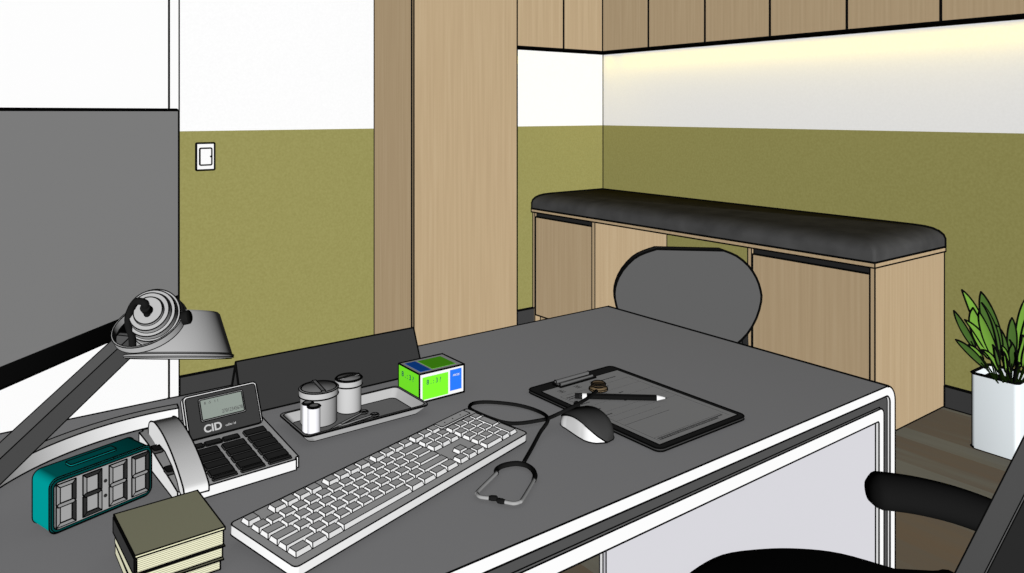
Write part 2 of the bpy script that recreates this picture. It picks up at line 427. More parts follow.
# backrest: dark grey rim with an inset black panel, leaning back
e0 = loc(1.187, .505, .604); e1 = loc(1.267, .445, .800)
lean = (e1-e0)/(e1.z-e0.z)                      # per metre of height
def bp(s, z, n=0):                              # s: distance in from the far edge, z: height, n: out of the face
    q = e0+lean*(z-e0.z)
    return Vector((q.x-s, q.y+n-.10*min(s, .5)*(0.5-min(s, .5)), q.z))
ZB0, ZB1 = .50, 1.06
def backplate(s0, s1, z0, z1, n0, n1, mi=0, r=.03):
    bm = B(); pr = rrect(s0, z0, s1, z1, r, 5)
    A = [bm.verts.new(bp(p[0], p[1], n0)) for p in pr]; Bq = [bm.verts.new(bp(p[0], p[1], n1)) for p in pr]
    n = len(pr); bm.faces.new(A); bm.faces.new(Bq[::-1])
    for i in range(n): bm.faces.new((A[i], A[(i+1) % n], Bq[(i+1) % n], Bq[i]))
    return bm
obj('back_frame', backplate(0, .46, ZB0, ZB1, -.03, 0), DC, t, px=1.6)
obj('back_trim', backplate(.042, .418, ZB0+.06, ZB1-.06, .0005, .004), mat('grey_piping', g(.5)), t, px=1.2)
obj('back_panel', backplate(.050, .410, ZB0+.068, ZB1-.068, .0045, .010), PAD, t, px=1.2)
bm = B(); box(bm, (-.03, -.33, .49), (.03, -.08, .51)); tube(bm, [(0, -.30, .50), (0, -.31, .62)], .02); obj('back_bracket', bm, BLACK, t, ol=None)
bm = B(); lathe(bm, [(.10, .50), (.10, .515)]); lathe(bm, [(.028, .09), (.028, .30), (.018, .30), (.018, .50)]); obj('gas_lift', bm, BLACK, t, ol=None)
for i in range(5):
    a = 2*PI*i/5+.3
    bm = B(); tube(bm, [(0, 0, .10), (.235*math.cos(a), .235*math.sin(a), .065)], [.025, .014]); sp_ = obj('base_spoke', bm, BLACK, t, ol=None)
    bm = B(); lathe(bm, [(.027, -.02), (.027, .02)], 20, T=Matrix.Translation((.235*math.cos(a), .235*math.sin(a), .0275)) @ Matrix.Rotation(a, 4, 'Z') @ Matrix.Rotation(PI/2, 4, 'X')); obj('castor', bm, BLK2, sp_, ol=None)

# ================================================================== PLANT
t = thing('potted_plant', 'green broad-leaved plant in a tall square white pot beside the bench', 'plant', (3.155, 1.125, 0))
POT = mat('white_ceramic', (.87, .93, .96))
def potm():
    bm = B(); rings = []
    for ins, z in ((.004, 0), (0, .006), (0, .284), (.006, .284), (.008, .24)):
        rings.append([bm.verts.new((p[0], p[1], z)) for p in rrect(0+ins, 0+ins, .165-ins, .165-ins, .018, 6)])
    n = len(rings[0])
    for a, b in zip(rings, rings[1:]):
        for i in range(n): bm.faces.new((a[i], a[(i+1) % n], b[(i+1) % n], b[i]))
    bm.faces.new(rings[0][::-1]); bm.faces.new(rings[-1]); return bm
obj('pot', potm(), POT, t, px=2.0, ol=40)
bm = B(); prism(bm, rrect(.010, .010, .155, .155, .014, 5), .235, .256); obj('soil', bm, mat('soil', g(.02)), t, ol=None)
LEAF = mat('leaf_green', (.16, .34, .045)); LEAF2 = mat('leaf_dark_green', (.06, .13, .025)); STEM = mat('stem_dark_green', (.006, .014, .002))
def leaf(root, tip, width, bend, m, s0, roll):
    """stem plus a folded lance-shaped blade, both solid"""
    root = Vector(root); tip = Vector(tip); mid = root.lerp(tip, .5)+Vector(bend)
    def at(s): return root*(1-s)**2+mid*2*s*(1-s)+tip*s*s
    bm = B(); tube(bm, [at(i/8*(s0+.1)) for i in range(9)], .0030, 6); obj('stem', bm, STEM, t, ol=None)
    bm = B(); N = 14; A = []
    for i in range(N+1):
        u_ = i/N; s = s0+(1-s0)*u_; p = at(s); d = (at(min(s+.02, 1))-at(max(s-.02, 0))).normalized()
        view = (Vector((-.75, -.62, .2))+roll).normalized(); u = d.cross(view).normalized(); v = u.cross(d)
        w = width*(u_**.6)*((1-u_)**.85)*2.05+.0005
        th = .0012
        A.append([bm.verts.new(p+u*w+v*w*.22), bm.verts.new(p), bm.verts.new(p-u*w+v*w*.22), bm.verts.new(p-u*w+v*w*.22-v*th), bm.verts.new(p-v*th), bm.verts.new(p+u*w+v*w*.22-v*th)])
    for a, b in zip(A, A[1:]):
        for k_ in range(6): bm.faces.new((a[k_], a[(k_+1) % 6], b[(k_+1) % 6], b[k_]))
    bm.faces.new(A[0]); bm.faces.new(A[-1][::-1])
    obj('leaf', bm, m, t, ol=70, px=1.5, smooth=60)
PW = Matrix.Translation((3.155, 1.125, 0)).inverted()
def ptip(px, py, dd):     # where a leaf tip stands in the pot's own frame
    d = 2.80+dd; p = CAM+FW*d+RT*((px-512)/F_PX*d); p.z = CAM_H-(py-112)/F_PX*d; return PW @ p
# tip, root, half width, depth, sideways bend, dark?, blade start
leaves = [((962, 290), (984, 376), .022, .03, -3, 0, .34), ((981, 292), (1008, 376), .030, .04, 5, 1, .30), ((954, 311), (984, 378), .013, .0, 7, 1, .42), ((965, 320), (984, 378), .015, -.02, -6, 0, .36),
          ((956, 340), (986, 379), .013, -.06, 5, 1, .30), ((973, 308), (1006, 374), .028, .0, 16, 0, .30), ((982, 303), (984, 374), .012, -.05, -8, 1, .28), ((979, 312), (999, 378), .018, -.04, 6, 0, .25),
          ((1030, 310), (1008, 376), .026, .03, -6, 0, .30), ((1036, 322), (1008, 378), .024, 0, -10, 1, .30), ((1022, 335), (1001, 378), .018, -.05, -6, 0, .30), ((996, 325), (1003, 378), .014, .03, -3, 1, .34),
          ((1001, 346), (992, 380), .015, -.07, -3, 0, .25), ((1026, 338), (1010, 379), .020, -.05, -8, 0, .32), ((982, 350), (989, 380), .010, -.07, -2, 0, .25), ((1004, 352), (1003, 381), .010, -.07, 2, 0, .2),
          ((1016, 352), (1010, 382), .011, -.08, 0, 0, .2), ((993, 345), (990, 380), .009, -.08, 3, 1, .3), ((1040, 318), (1014, 376), .022, .05, -8, 0, .3), ((1012, 318), (1007, 375), .018, .06, 0, 1, .3),
          ((1046, 352), (1016, 380), .018, -.03, -6, 0, .3), ((1050, 300), (1018, 376), .024, .03, 6, 1, .3), ((1026, 298), (1014, 376), .02, .07, 0, 0, .3), ((1018, 362), (1014, 382), .010, -.08, 2, 0, .2),
          ((1010, 340), (998, 378), .012, -.02, -4, 1, .3), ((986, 330), (994, 378), .011, .02, 0, 1, .4), ((969, 345), (988, 379), .009, .0, 3, 0, .5)]
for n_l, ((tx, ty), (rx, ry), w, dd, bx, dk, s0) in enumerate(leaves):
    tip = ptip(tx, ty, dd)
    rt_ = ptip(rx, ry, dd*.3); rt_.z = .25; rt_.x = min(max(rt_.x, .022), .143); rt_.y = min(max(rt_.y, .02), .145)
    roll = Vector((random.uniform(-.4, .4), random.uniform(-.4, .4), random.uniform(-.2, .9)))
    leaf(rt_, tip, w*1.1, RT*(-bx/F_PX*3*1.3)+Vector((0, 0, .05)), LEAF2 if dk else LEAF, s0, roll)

# ================================================================== MONITOR
MA = math.radians(44.1); mr = Vector((.340, 1.374, 0))
t = thing('monitor', 'large computer monitor with a blank grey screen at the left edge', 'monitor', mr, MA)
# local x runs along the screen towards its right (far) edge; -y is the screen side
MW = .56
bm = B(); box(bm, (-MW, .0, .9355), (0, .022, 1.2745), .003, 2); obj('housing', bm, BLK2, t, px=2.6)
bm = B(); box(bm, (-MW+.004, -.0015, .964), (-.0035, -.0002, 1.2710)); obj('screen', bm, SCREEN, t, ol=None)
neck_w = Vector((.30+.305*math.cos(math.radians(164)), 1.085+.305*math.sin(math.radians(164)), 0))
nl = WM[t.name].inverted() @ neck_w
bm = B(); prism(bm, rrect(nl.x-.035, .058, nl.x+.035, .085, .008), .772, 1.12); box(bm, (nl.x-.06, .0225, 1.05), (nl.x+.06, .065, 1.15), .004, 2); obj('neck', bm, BLACK, t, px=1.3)
def foot():
    bm = B(); q = []
    Mi = WM[t.name].inverted(); c = Vector((.300, 1.083, 0)); N = 30; secs = []
    for i in range(N+1):
        a = math.radians(82+90*i/N); er = Vector((math.cos(a), math.sin(a), 0)); ww = 1
        secs.append([bm.verts.new(Mi @ (c+er*r_+Vector((0, 0, z)))) for r_, z in ((.292, .7515), (.322, .7515), (.317, .772), (.297, .772))])
    for a, b in zip(secs, secs[1:]):
        for k_ in range(4): bm.faces.new((a[k_], a[(k_+1) % 4], b[(k_+1) % 4], b[k_]))
    bm.faces.new(secs[0]); bm.faces.new(secs[-1][::-1]); return bm
obj('foot', foot(), mat('silver_foot', g(.90)), t, px=1.4, ol=30)

# ================================================================== DESK LAMP
LG = mat('brushed_grey_metal', g(.42), .6); LD = mat('lamp_arm_grey', g(.16)); LL = mat('light_grey_metal', g(.45))
a1 = Vector((.2275, 1.2085, .9385)); a0 = Vector((.0755, 1.0975, .857)); dv = (a0-a1).normalized()
foot_p = a1+dv*((a1.z-.79)/-dv.z)
t = thing('desk_lamp', 'grey metal desk lamp with a cone shade and a slanting arm, at left', 'lamp', (foot_p.x, foot_p.y, .75))
TL = WM[t.name].inverted()
bm = B(); lathe(bm, [(.062, .001), (.062, .010), (.052, .016), (.02, .02), (.02, .045), (.012, .05)], 40); obj('base', bm, LD, t, px=1.3)
bm = B()
side = dv.cross(Vector((0, 0, 1))).normalized(); upv = side.cross(dv).normalized()
M = frame3(TL @ (a1-dv*.004), dv, upv)
hexa = [(.0138, .0115), (-.0138, .0115), (-.0138, -.0115), (.0138, -.0115)]
prism(bm, hexa, 0, (foot_p-a1).length, T=M); obj('arm', bm, LD, t, px=1.3, ol=20)
bm = B(); box(bm, (-.008, -.018, -.011), (.010, .018, .0), .002, 2, T=M); obj('arm_hinge', bm, LD, t, px=1.3)
# shade
sc = Vector((.2895, 1.1612, .9215)); vr = (sc-CAM).normalized(); ax = (Vector((0, 0, 1))-vr*vr.z).normalized()
ax = vr.cross(RT).normalized()
if ax.z < 0: ax = -ax
ax = (ax+vr*.02).normalized()
bm = B(); M = frame3(TL @ sc, ax, RT)
lathe(bm, [(.0700, -.001), (.0725, .0005), (.0725, .0035), (.0695, .0055), (.0695, .007), (.0475, .060), (.044, .063), (.0, .064)], 48, T=M, cap=(False, False))
lathe(bm, [(.0700, -.001), (.068, .004), (.046, .058), (.0, .060)], 48, T=M, cap=(False, False))
bmesh.ops.remove_doubles(bm, verts=bm.verts, dist=.0002)
obj('shade', bm, LG, t, px=.8, ol=50, smooth=35)
# ribbed head
hc = Vector((.248, 1.127, .994))
ha = (-FW*.885+RT*.12+Vector((0, 0, .50))).normalized()
pr = [(.026, -.040), (.031, -.036), (.0345, -.026), (.0355, -.014), (.0355, .000), (.0350, .006), (.0320, .0065), (.0310, .016), (.0265, .0165), (.0250, .024), (.0190, .0245), (.0180, .029), (.001, .029)]
bm = B(); lathe(bm, pr, 40, T=frame3(TL @ hc, ha)); obj('head', bm, LL, t, px=1.2, ol=33, smooth=33)
# joint collar between head and shade
bm = B(); M = frame3(TL @ (hc-ha*.022), -ha+RT*.25); lathe(bm, [(.0365, -.004), (.0365, .0), (.0345, .001), (.0345, .014), (.032, .015), (.032, .022), (.027, .034)], 36, T=M); obj('collar', bm, LG, t, px=1.1, ol=33)
# yoke ring around the head
e1v = Vector(RT*.97+Vector((0, 0, .20))+FW*.08).normalized(); e2v = (-FW*.80-Vector((0, 0, .60))-RT*.1); e2v = (e2v-e1v*e2v.dot(e1v)).normalized()
yc = hc+Vector((0, 0, -.013))-RT*.0075
rn = e1v.cross(e2v)
bm = B(); secs = []
for q in [math.radians(x) for x in range(-14, 262, 8)]:
    er = e1v*math.cos(q)*.0460+e2v*math.sin(q)*.0380
    en = er.normalized()
    secs.append([bm.verts.new(TL @ (yc+er+en*a_+rn*b_)) for a_, b_ in ((-.001, -.0052), (.0012, -.0052), (.0012, .0052), (-.001, .0052))])
for a, b in zip(secs, secs[1:]):
    for k_ in range(4): bm.faces.new((a[k_], a[(k_+1) % 4], b[(k_+1) % 4], b[k_]))
bm.faces.new(secs[0]); bm.faces.new(secs[-1][::-1])
obj('yoke', bm, LL, t, px=1.1, ol=40)
kp = yc+e1v*.0505
bm = B(); lathe(bm, [(.004, -.008), (.0095, -.004), (.0095, .004), (.007, .006)], 20, T=frame3(TL @ kp, e1v)); obj('knob', bm, BLK2, t, ol=None)
cb = hc+ha*.029
bm = B(); tube(bm, [TL @ p for p in smoothpath([cb+Vector((0, 0, -.006)), cb+ha*.008, cb+ha*.014+Vector((0, 0, .006)), cb+ha*.010+Vector((0, 0, .009))-RT*.012, cb-RT*.022+Vector((0, 0, .001)), cb-RT*.026+Vector((0, 0, -.016)), cb-RT*.021+Vector((0, 0, -.034)), cb-RT*.020+Vector((0, 0, -.050))], 6)], 0.0048, 10)
lathe(bm, [(.0068, -.001), (.0062, .014)], 14, T=frame3(TL @ cb, ha)); obj('cable', bm, BLK2, t, ol=None, smooth=60)

# ================================================================== ALARM CLOCK
TEAL = mat('teal_plastic', (.0, .31, .30)); TEALD = mat('dark_teal_rim', (.0, .075, .072))
t = thing('alarm_clock', 'teal digital alarm clock with large grey digits at the desk left side', 'clock', (.122, 1.096, .7515), math.radians(17.7))
RX = Matrix.Rotation(PI/2, 4, 'X')               # (x, y) -> (x, z), thickness along -y
CW, CHh, CDp = .131, .068, .044
bm = B(); prism(bm, rrect(0, 0, CW, CHh, .010, 6), -CDp, 0, T=RX); obj('case', bm, TEAL, t, px=1.3)
bm = B(); prism(bm, rrect(.0018, .0018, CW-.0018, CHh-.0018, .0085, 6), .0001, .0016, T=RX); obj('front_rim', bm, TEALD, t, px=.8)
bm = B(); prism(bm, rrect(.0045, .005, CW-.0045, CHh-.005, .006, 5), .0018, .0028, T=RX); obj('display', bm, mat('display_grey', g(.46)), t, px=.9)
bm = B(); prism(bm, rrect(.033, .016, .092, .031, .003, 4), CHh+.0002, CHh+.0028); obj('snooze_button', bm, TEAL, t, px=1.2)
SEG = mat('segment_dark', g(.035)); SEGO = mat('segment_light', g(.36))
dw, dh, th = .0235, .053, .0046
digits = [('BC', .0065), ('ABDEG', .0385), ('BC', .0715), ('ABC', .1015)]
for on, x0 in digits:
    z0 = .0078
    S = {'A': [(0, dh), (dw, dh), (dw-th, dh-th), (th, dh-th)], 'D': [(0, 0), (th, th), (dw-th, th), (dw, 0)],
         'G': [(th*.6, dh/2-th/2), (dw-th*.6, dh/2-th/2), (dw-th*.2, dh/2), (dw-th*.6, dh/2+th/2), (th*.6, dh/2+th/2), (th*.2, dh/2)],
         'F': [(0, dh), (th, dh-th), (th, dh/2+th*.6), (0, dh/2+th*.2)], 'E': [(0, 0), (0, dh/2-th*.2), (th, dh/2-th*.6), (th, th)],
         'B': [(dw, dh), (dw, dh/2+th*.2), (dw-th, dh/2+th*.6), (dw-th, dh-th)], 'C': [(dw, 0), (dw-th, th), (dw-th, dh/2-th*.6), (dw, dh/2-th*.2)]}
    bm = B()
    for s_, p in S.items():
        prism(bm, [(x0+u, z0+v) for u, v in p], .003, .0042, T=RX, mi=0 if s_ in on else 1)
    obj('digit', bm, [SEG, SEGO], t, px=.9)
bm = B()
for zz in (.024, .043): lathe(bm, [(.0022, .003), (.0022, .004)], 14, T=RX @ Matrix.Translation((.0668, zz, 0)))
obj('colon', bm, SEG, t, ol=None)

# ================================================================== NOTEPADS (stack of three)
COVER = mat('olive_grey_card', (.84, .83, .56)); PAPER = stripes_mat('cream_page_edges', (.88, .87, .62), (.33, .32, .22), .0021, .34)
PAPER2 = mat('cream_card', (.86, .85, .62))
bx, by = .179, .900; BW, BD = .0945, .1075
pads = [(0, .0005, .0125, .004, 'lowest in the stack of memo pads left of the keyboard'), (.001, .0128, .0262, -.002, 'middle memo pad in the stack left of the keyboard'), (0, .0265, .0475, 0, 'memo pad with an olive grey cover topping the stack left of the keyboard')]
for i, (off, z0, z1, dxx, lab) in enumerate(pads):
    t = thing('memo_pad', 'thick cream ' + lab, 'notepad', (bx+off, by+off, .75+z0), math.radians(.6*(i-1)), 'stacked memo pads')
    h = z1-z0; ct = .0012 if i < 2 else .0032
    bm = B(); box(bm, (.002+abs(dxx)*.5, .0012, .0008), (BW-.0015-abs(dxx), BD-.0012, h-ct)); obj('pages', bm, PAPER, t, px=1.4)
    bm = B(); box(bm, (0, 0, h-ct+.0001), (BW-abs(dxx)*.5, BD, h)); obj('cover', bm, COVER, t, px=1.4 if i == 2 else .9)
    bm = B(); box(bm, (-.0006, 0, 0), (.0012, BD, h-ct)); obj('spine', bm, BASEB if i == 2 else PAPER2, t, px=1.3 if i == 2 else .9)

# ================================================================== TELEPHONE
t = thing('telephone', 'white desk telephone with tilted caller display and black keys', 'telephone', (.268, 1.079, .75), math.radians(2.2))
PWd, PD = .169, .205
def wedge():
    bm = B(); pr = [(0, 0.0005), (PD, .0005), (PD, .034), (.15, .033), (0, .016)]
    # profile in (y,z), extruded across x
    A = [bm.verts.new((0, y, z)) for y, z in pr]; Bq = [bm.verts.new((PWd, y, z)) for y, z in pr]
    bm.faces.new(A); bm.faces.new(Bq[::-1])
    for i in range(5): bm.faces.new((A[i], A[(i+1) % 5], Bq[(i+1) % 5], Bq[i]))
    vert = [e for e in bm.edges if abs(e.verts[0].co.x-e.verts[1].co.x) < 1e-6 and abs(e.verts[0].co.y-e.verts[1].co.y) < 1e-6]
    bmesh.ops.bevel(bm, geom=vert, offset=.006, segments=3, affect='EDGES')
    return bm
obj('base', wedge(), PLASTIC, t, px=1.4)
def sz(y): return .016+(.033-.016)*y/.15
SL = math.atan((.033-.016)/.15)
KEY = mat('black_key', g(.05))
def key(x0, y0, w, d, h=.0026):
    M = Matrix.Translation((x0, y0, sz(y0)+.0003)) @ Matrix.Rotation(SL, 4, 'X')
    bm = B(); prism(bm, rrect(0, 0, w, d, .002, 2), 0, h, T=M, taper=.93); obj('key', bm, KEY, t, px=1.1)
for c in range(3):
    for r in range(4): key(.046+c*.0395, .0145+r*.0198, .034, .0168)
    key(.046+c*.0395, .005, .034, .0072)
for c in range(3): key(.040+c*.0265, .0985, .0245, .0115, .0018)
key(.125, .0950, .033, .0165)
# caller display
LA = math.radians(62)
LM = Matrix.Translation((.0475, .118, .0335)) @ Matrix.Rotation(LA, 4, 'X')     # local x right, y up the panel, z towards the viewer
LW, LH = .1125, .064
bm = B(); prism(bm, rrect(0, 0, LW, LH, .006, 4), -.010, 0, T=LM); dh_ = obj('display_housing', bm, PLASTIC, t, px=1.4)
bm = B(); prism(bm, rrect(.0028, .001, LW-.0028, LH-.0028, .004, 4), .0001, .0008, T=LM); obj('display_face', bm, mat('dark_grey_face', g(.05)), dh_, px=1.0)
bm = B(); prism(bm, rrect(.0215, .0225, .089, .0560, .002, 3), .0009, .0016, T=LM); prism(bm, rrect(.0235, .0245, .087, .054, .001, 2), .0017, .0019, T=LM, mi=1)
LCDM = mat('lcd_glass', (.30, .345, .31)); LCDF = mat('lcd_frame', g(.42))
obj('lcd', bm, [LCDF, LCDM], dh_, px=1.0)
LETTER = mat('pale_lettering', g(.62)); LCDT = mat('lcd_digits', g(.10))
text_obj('lettering', 'CID', .0150, LETTER, t, LM @ Matrix.Translation((.0235, .0065, .0011)), sx=1.05, off=.0004)
text_obj('lettering', 'caller id', .0050, LETTER, t, LM @ Matrix.Translation((.0555, .0085, .0011)))
text_obj('digits', "27012345678", .0078, LCDT, t, LM @ Matrix.Translation((.0855, .0285, .0021)), align='RIGHT', sx=.75)
text_obj('digits', "8  -5   1 1", .0055, LCDT, t, LM @ Matrix.Translation((.029, .0465, .0021)))
# handset
def handset():
    bm = B(); up = [(.205, .050), (.196, .060), (.165, .068), (.12, .068), (.075, .061), (.035, .049), (.006, .036), (.0, .030)]
    dn = [(.0, .024), (.006, .021), (.022, .023), (.034, .032), (.06, .042), (.10, .048), (.135, .046), (.158, .036), (.165, .028), (.19, .035), (.205, .035)]
    up = [(p.x, p.y) for p in smoothpath([(a, b, 0) for a, b in up], 4)]
    pr = up+dn; x0, x1 = .0, .0315
    T = Matrix.Translation((.001, -.018, -.0055)) @ Matrix.Rotation(math.radians(-2.6), 4, 'Z')
    A = [bm.verts.new(T @ Vector((x0, y, z))) for y, z in pr]; Bq = [bm.verts.new(T @ Vector((x1, y, z))) for y, z in pr]
    bm.faces.new(A); bm.faces.new(Bq[::-1])
    for i in range(len(pr)): bm.faces.new((A[i], A[(i+1) % len(pr)], Bq[(i+1) % len(pr)], Bq[i]))
    return bm
obj('handset', handset(), PLASTIC, t, px=1.4, ol=48, smooth=45)
for yy in (.05, .115):
    bm = B(); prism(bm, rrect(-.0005, yy, .012, yy+.020, .003, 3), sz(yy)+.001, sz(yy)+.0055); obj('cradle_hook', bm, KEY, t, px=1.1)

# ================================================================== TENT STAND
t = thing('tent_stand', 'wide dark grey folded tent card standing behind the telephone and tray', 'desk sign', (.434, 1.333, .7515))
bm = B(); pr = [(0, 0), (.0375, .082), (.075, 0), (.072, 0), (.0375, .076), (.003, 0)]
A = [bm.verts.new((0, y, z)) for y, z in pr]; Bq = [bm.verts.new((.356, y, z)) for y, z in pr]
bm.faces.new(A); bm.faces.new(Bq[::-1])
for i in range(6): bm.faces.new((A[i], A[(i+1) % 6], Bq[(i+1) % 6], Bq[i]))
o = obj('folded_sheet', bm, mat('dark_grey_card', g(.043)), t, px=1.7)

# ================================================================== TRAY AND WHAT STANDS IN IT
STEEL = mat('brushed_steel', g(.60)); 
def traym():
    bm = B(); x0, x1, y0, y1 = .471, .694, 1.149, 1.264
    secs = []
    for ins, z in ((.012, .7515), (.0, .765), (.0, .7665), (.004, .7665), (.015, .7525)):
        secs.append([bm.verts.new((p[0], p[1], z)) for p in rrect(x0+ins, y0+ins, x1-ins, y1-ins, .010, 4)])
    n = len(secs[0])
    for a, b in zip(secs, secs[1:]):
        for i in range(n): bm.faces.new((a[i], a[(i+1) % n], b[(i+1) % n], b[i]))
    bm.faces.new(secs[0][::-1]); bm.faces.new(secs[-1])
    return bm
o = obj('instrument_tray', traym(), STEEL, px=1.1, ol=34); tag(o, 'shallow rectangular steel tray holding jars and scissors', 'tray')
JAR = mat('grey_jar', g(.42)); JAR2 = mat('pale_grey_jar', g(.52)); JL = mat('jar_lid', g(.50))
def jar(x, y, r, h, lab, jm, slot):
    t = thing('medicine_jar', lab, 'jar', (x, y, .753), 0, 'lidded jars on the steel tray')
    bm = B(); lathe(bm, [(r*.97, 0), (r, .002), (r, h-.012)], 40); obj('jar_body', bm, jm, t, px=1.3, ol=40)
    bm = B(); lathe(bm, [(r*1.07, h-.0118), (r*1.07, h-.001), (r*1.03, h), (r*.97, h), (r*.95, h-.0008), (r*.5, h+.001), (.0005, h+.0015)], 40); ld = obj('lid', bm, JL, t, px=1.4, ol=40)
    bm = B(); box(bm, (-r*.93, -r*.10, h-.0005), (r*.93, r*.10, h+.0022), T=Matrix.Rotation(slot, 4, 'Z')); obj('lid_grip', bm, JL, ld, px=1.2)
jar(.527, 1.2295, .0300, .057, 'wide grey screw-lid jar on the steel tray', JAR, math.radians(83))
jar(.5885, 1.2445, .0215, .056, 'narrow pale grey screw-lid jar on the steel tray, right of the wide jar', JAR2, math.radians(6))
for x, y, r, h, lab in ((.4965, 1.1775, .0100, .047, 'front one of two small white vials on the tray'), (.4940, 1.1962, .0085, .047, 'rear one of two small white vials on the tray, partly hidden')):
    t = thing('vial', lab, 'vial', (x, y, .753), 0, 'small white vials on the steel tray')
    bm = B(); lathe(bm, [(r, 0), (r, h)], 28); obj('vial_body', bm, mat('white_vial', (.86, .86, .90)), t, px=1.8, ol=50)
    bm = B(); lathe(bm, [(r*.75, h+.0003), (r*.75, h+.0012)], 24); obj('cap', bm, JL, t, px=1.0, ol=50)
# scissors
t = thing('scissors', 'small steel surgical scissors lying open on the tray', 'scissors', (.512, 1.166, .7545))
SS = mat('scissor_steel', g(.30))
for (tx, ty), (rx, ry) in (((0, .004), (.088, .044)), ((.002, .001), (.094, .016))):
    tip = Vector((tx, ty, .0015)); rc = Vector((rx, ry, .003)); d = (rc-tip).normalized()
    zz = .002 if ry > .03 else .0045
    bm = B(); tube(bm, [Vector((tip.x, tip.y, zz)), Vector((tip.x, tip.y, zz)).lerp(Vector((rc.x, rc.y, zz)), .35), Vector((rc.x, rc.y, zz))-d*.006], [.0006, .0024, .0018], 4)
    tube(bm, [Vector((rc.x+.0062*math.cos(q), rc.y+.0062*math.sin(q), zz)) for q in [2*PI*i/20 for i in range(21)]], .0015, 6)
    o = obj('blade', bm, SS, t, ol=40, px=.8)
bm = B(); lathe(bm, [(.0025, .000), (.0025, .007)], 14, T=Matrix.Translation((.030, .0105, 0))); obj('pivot', bm, SS, t, ol=None)

# ================================================================== MEDICINE BOX
GRN = mat('lime_green_print', (.22, .98, .03)); BLU = mat('blue_print', (.025, .20, .95)); CARD = mat('white_card', g(.93)); PRT = mat('dark_blue_print', (.02, .06, .12))
t = thing('medicine_box', 'small white carton with lime green and blue panels on the desk', 'box', (.703, 1.1985, .7515), math.radians(-.2))
BWx, BDy, BH = .095, .076, .051
bm = B(); box(bm, (0, 0, 0), (BWx, BDy, BH)); obj('carton', bm, CARD, t, px=1.9)
def fx(u, v, w=.0004): return Vector((u, -w, v))
RXb = Matrix.Rotation(PI/2, 4, 'X'); RYb = Matrix(((0, 0, -1, 0), (-1, 0, 0, 0), (0, 1, 0, 0), (0, 0, 0, 1)))
def pan(pts, T, m, nm='print_panel'):
    bm = B(); prism(bm, pts, .0002, .0005, T=T); obj(nm, bm, m, t, ol=None)
def rect(a, b, c, d): return [(a, b), (c, b), (c, d), (a, d)]
pan(rect(.006, .004, .060, .044), RXb, GRN); pan(rect(.064, .008, .089, .046), RXb, BLU)
ML = Matrix.Translation((0, BDy, 0)) @ RYb   # left face: u runs from back to front
pan(rect(.001, .0015, BDy-.002, .0495), ML, GRN)
MT = Matrix.Translation((0, 0, BH))
pan(rect(.034, .012, .084, .066), MT, GRN); pan(rect(.008, .010, .030, .068), MT, BLU)
text_obj('lettering', '8 . : 3 ?', .0125, PRT, t, RXb @ Matrix.Translation((.014, .030, .0007)), sx=.85)
text_obj('lettering', '8 . : 3 ?', .0135, PRT, t, ML @ Matrix.Translation((.012, .032, .0007)), sx=1.15)
text_obj('lettering', 'ABCDE', .0050, CARD, t, RXb @ Matrix.Translation((.070, .034, .0007)), sx=.9)

# ================================================================== KEYBOARD
KA = math.radians(16.6)
t = thing('keyboard', 'full-size white computer keyboard lying slanted across the desk', 'keyboard', (.327, .828, .7515), KA)
KW, KD, TILT = .447, .124, math.radians(4.8)
KT = Matrix.Translation((0, 0, .002)) @ Matrix.Rotation(TILT, 4, 'X')
bm = B(); prism(bm, rrect(0, 0, KW, KD, .006, 3), 0, .0125, T=KT); obj('case', bm, PLASTIC, t, px=1.5)
bm = B(); prism(bm, rrect(.362, .1045, .432, .1205, .002, 3), .0127, .0155, T=KT); obj('indicator_strip', bm, PLASTIC, t, px=1.1)
for i in range(3):
    bm = B(); lathe(bm, [(.0011, .0156), (.0011, .0162)], 10, T=KT @ Matrix.Translation((.377+i*.019, .112, 0))); obj('indicator_light', bm, INK, t, ol=None)
for xx in (.03, KW-.05):
    bm = B(); box(bm, (xx, KD-.022, .0002), (xx+.02, KD-.012, .0088)); obj('foot', bm, BLACK, t, ol=None)
PX, PY = .01895, .0170; X0, Y0 = .0105, .0125
keys = []
def row(r, spec, x=0.0):
    for s in spec:
        if isinstance(s, str): x += float(s); continue
        w, h = s if isinstance(s, tuple) else (s, 1)
        keys.append((x, r, w, h)); x += w
YF = 5.18
row(YF, [1, '1', 1, 1, 1, 1, '0.5', 1, 1, 1, 1, '0.5', 1, 1, 1, 1, '0.25', 1, 1, 1])
row(4, [1]*13+[2, '0.25', 1, 1, 1, '0.25', 1, 1, 1, 1])
row(3, [1.5]+[1]*12+[1.5, '0.25', 1, 1, 1, '0.25', 1, 1, 1])
row(2, [1.75]+[1]*11+[2.25, '3.5', 1, 1, 1])
keys.append((21.5, 2, 1, 2))
row(1, [2.25]+[1]*10+[2.75, '1.25', 1, '1.25', 1, 1, 1])
row(0, [1.25, 1.25, 1.25, 6.25, 1.25, 1.25, 1.25, 1.25, '0.25', 1, 1, 1, '0.25', 2, 1])
keys.append((21.5, 0, 1, 2))
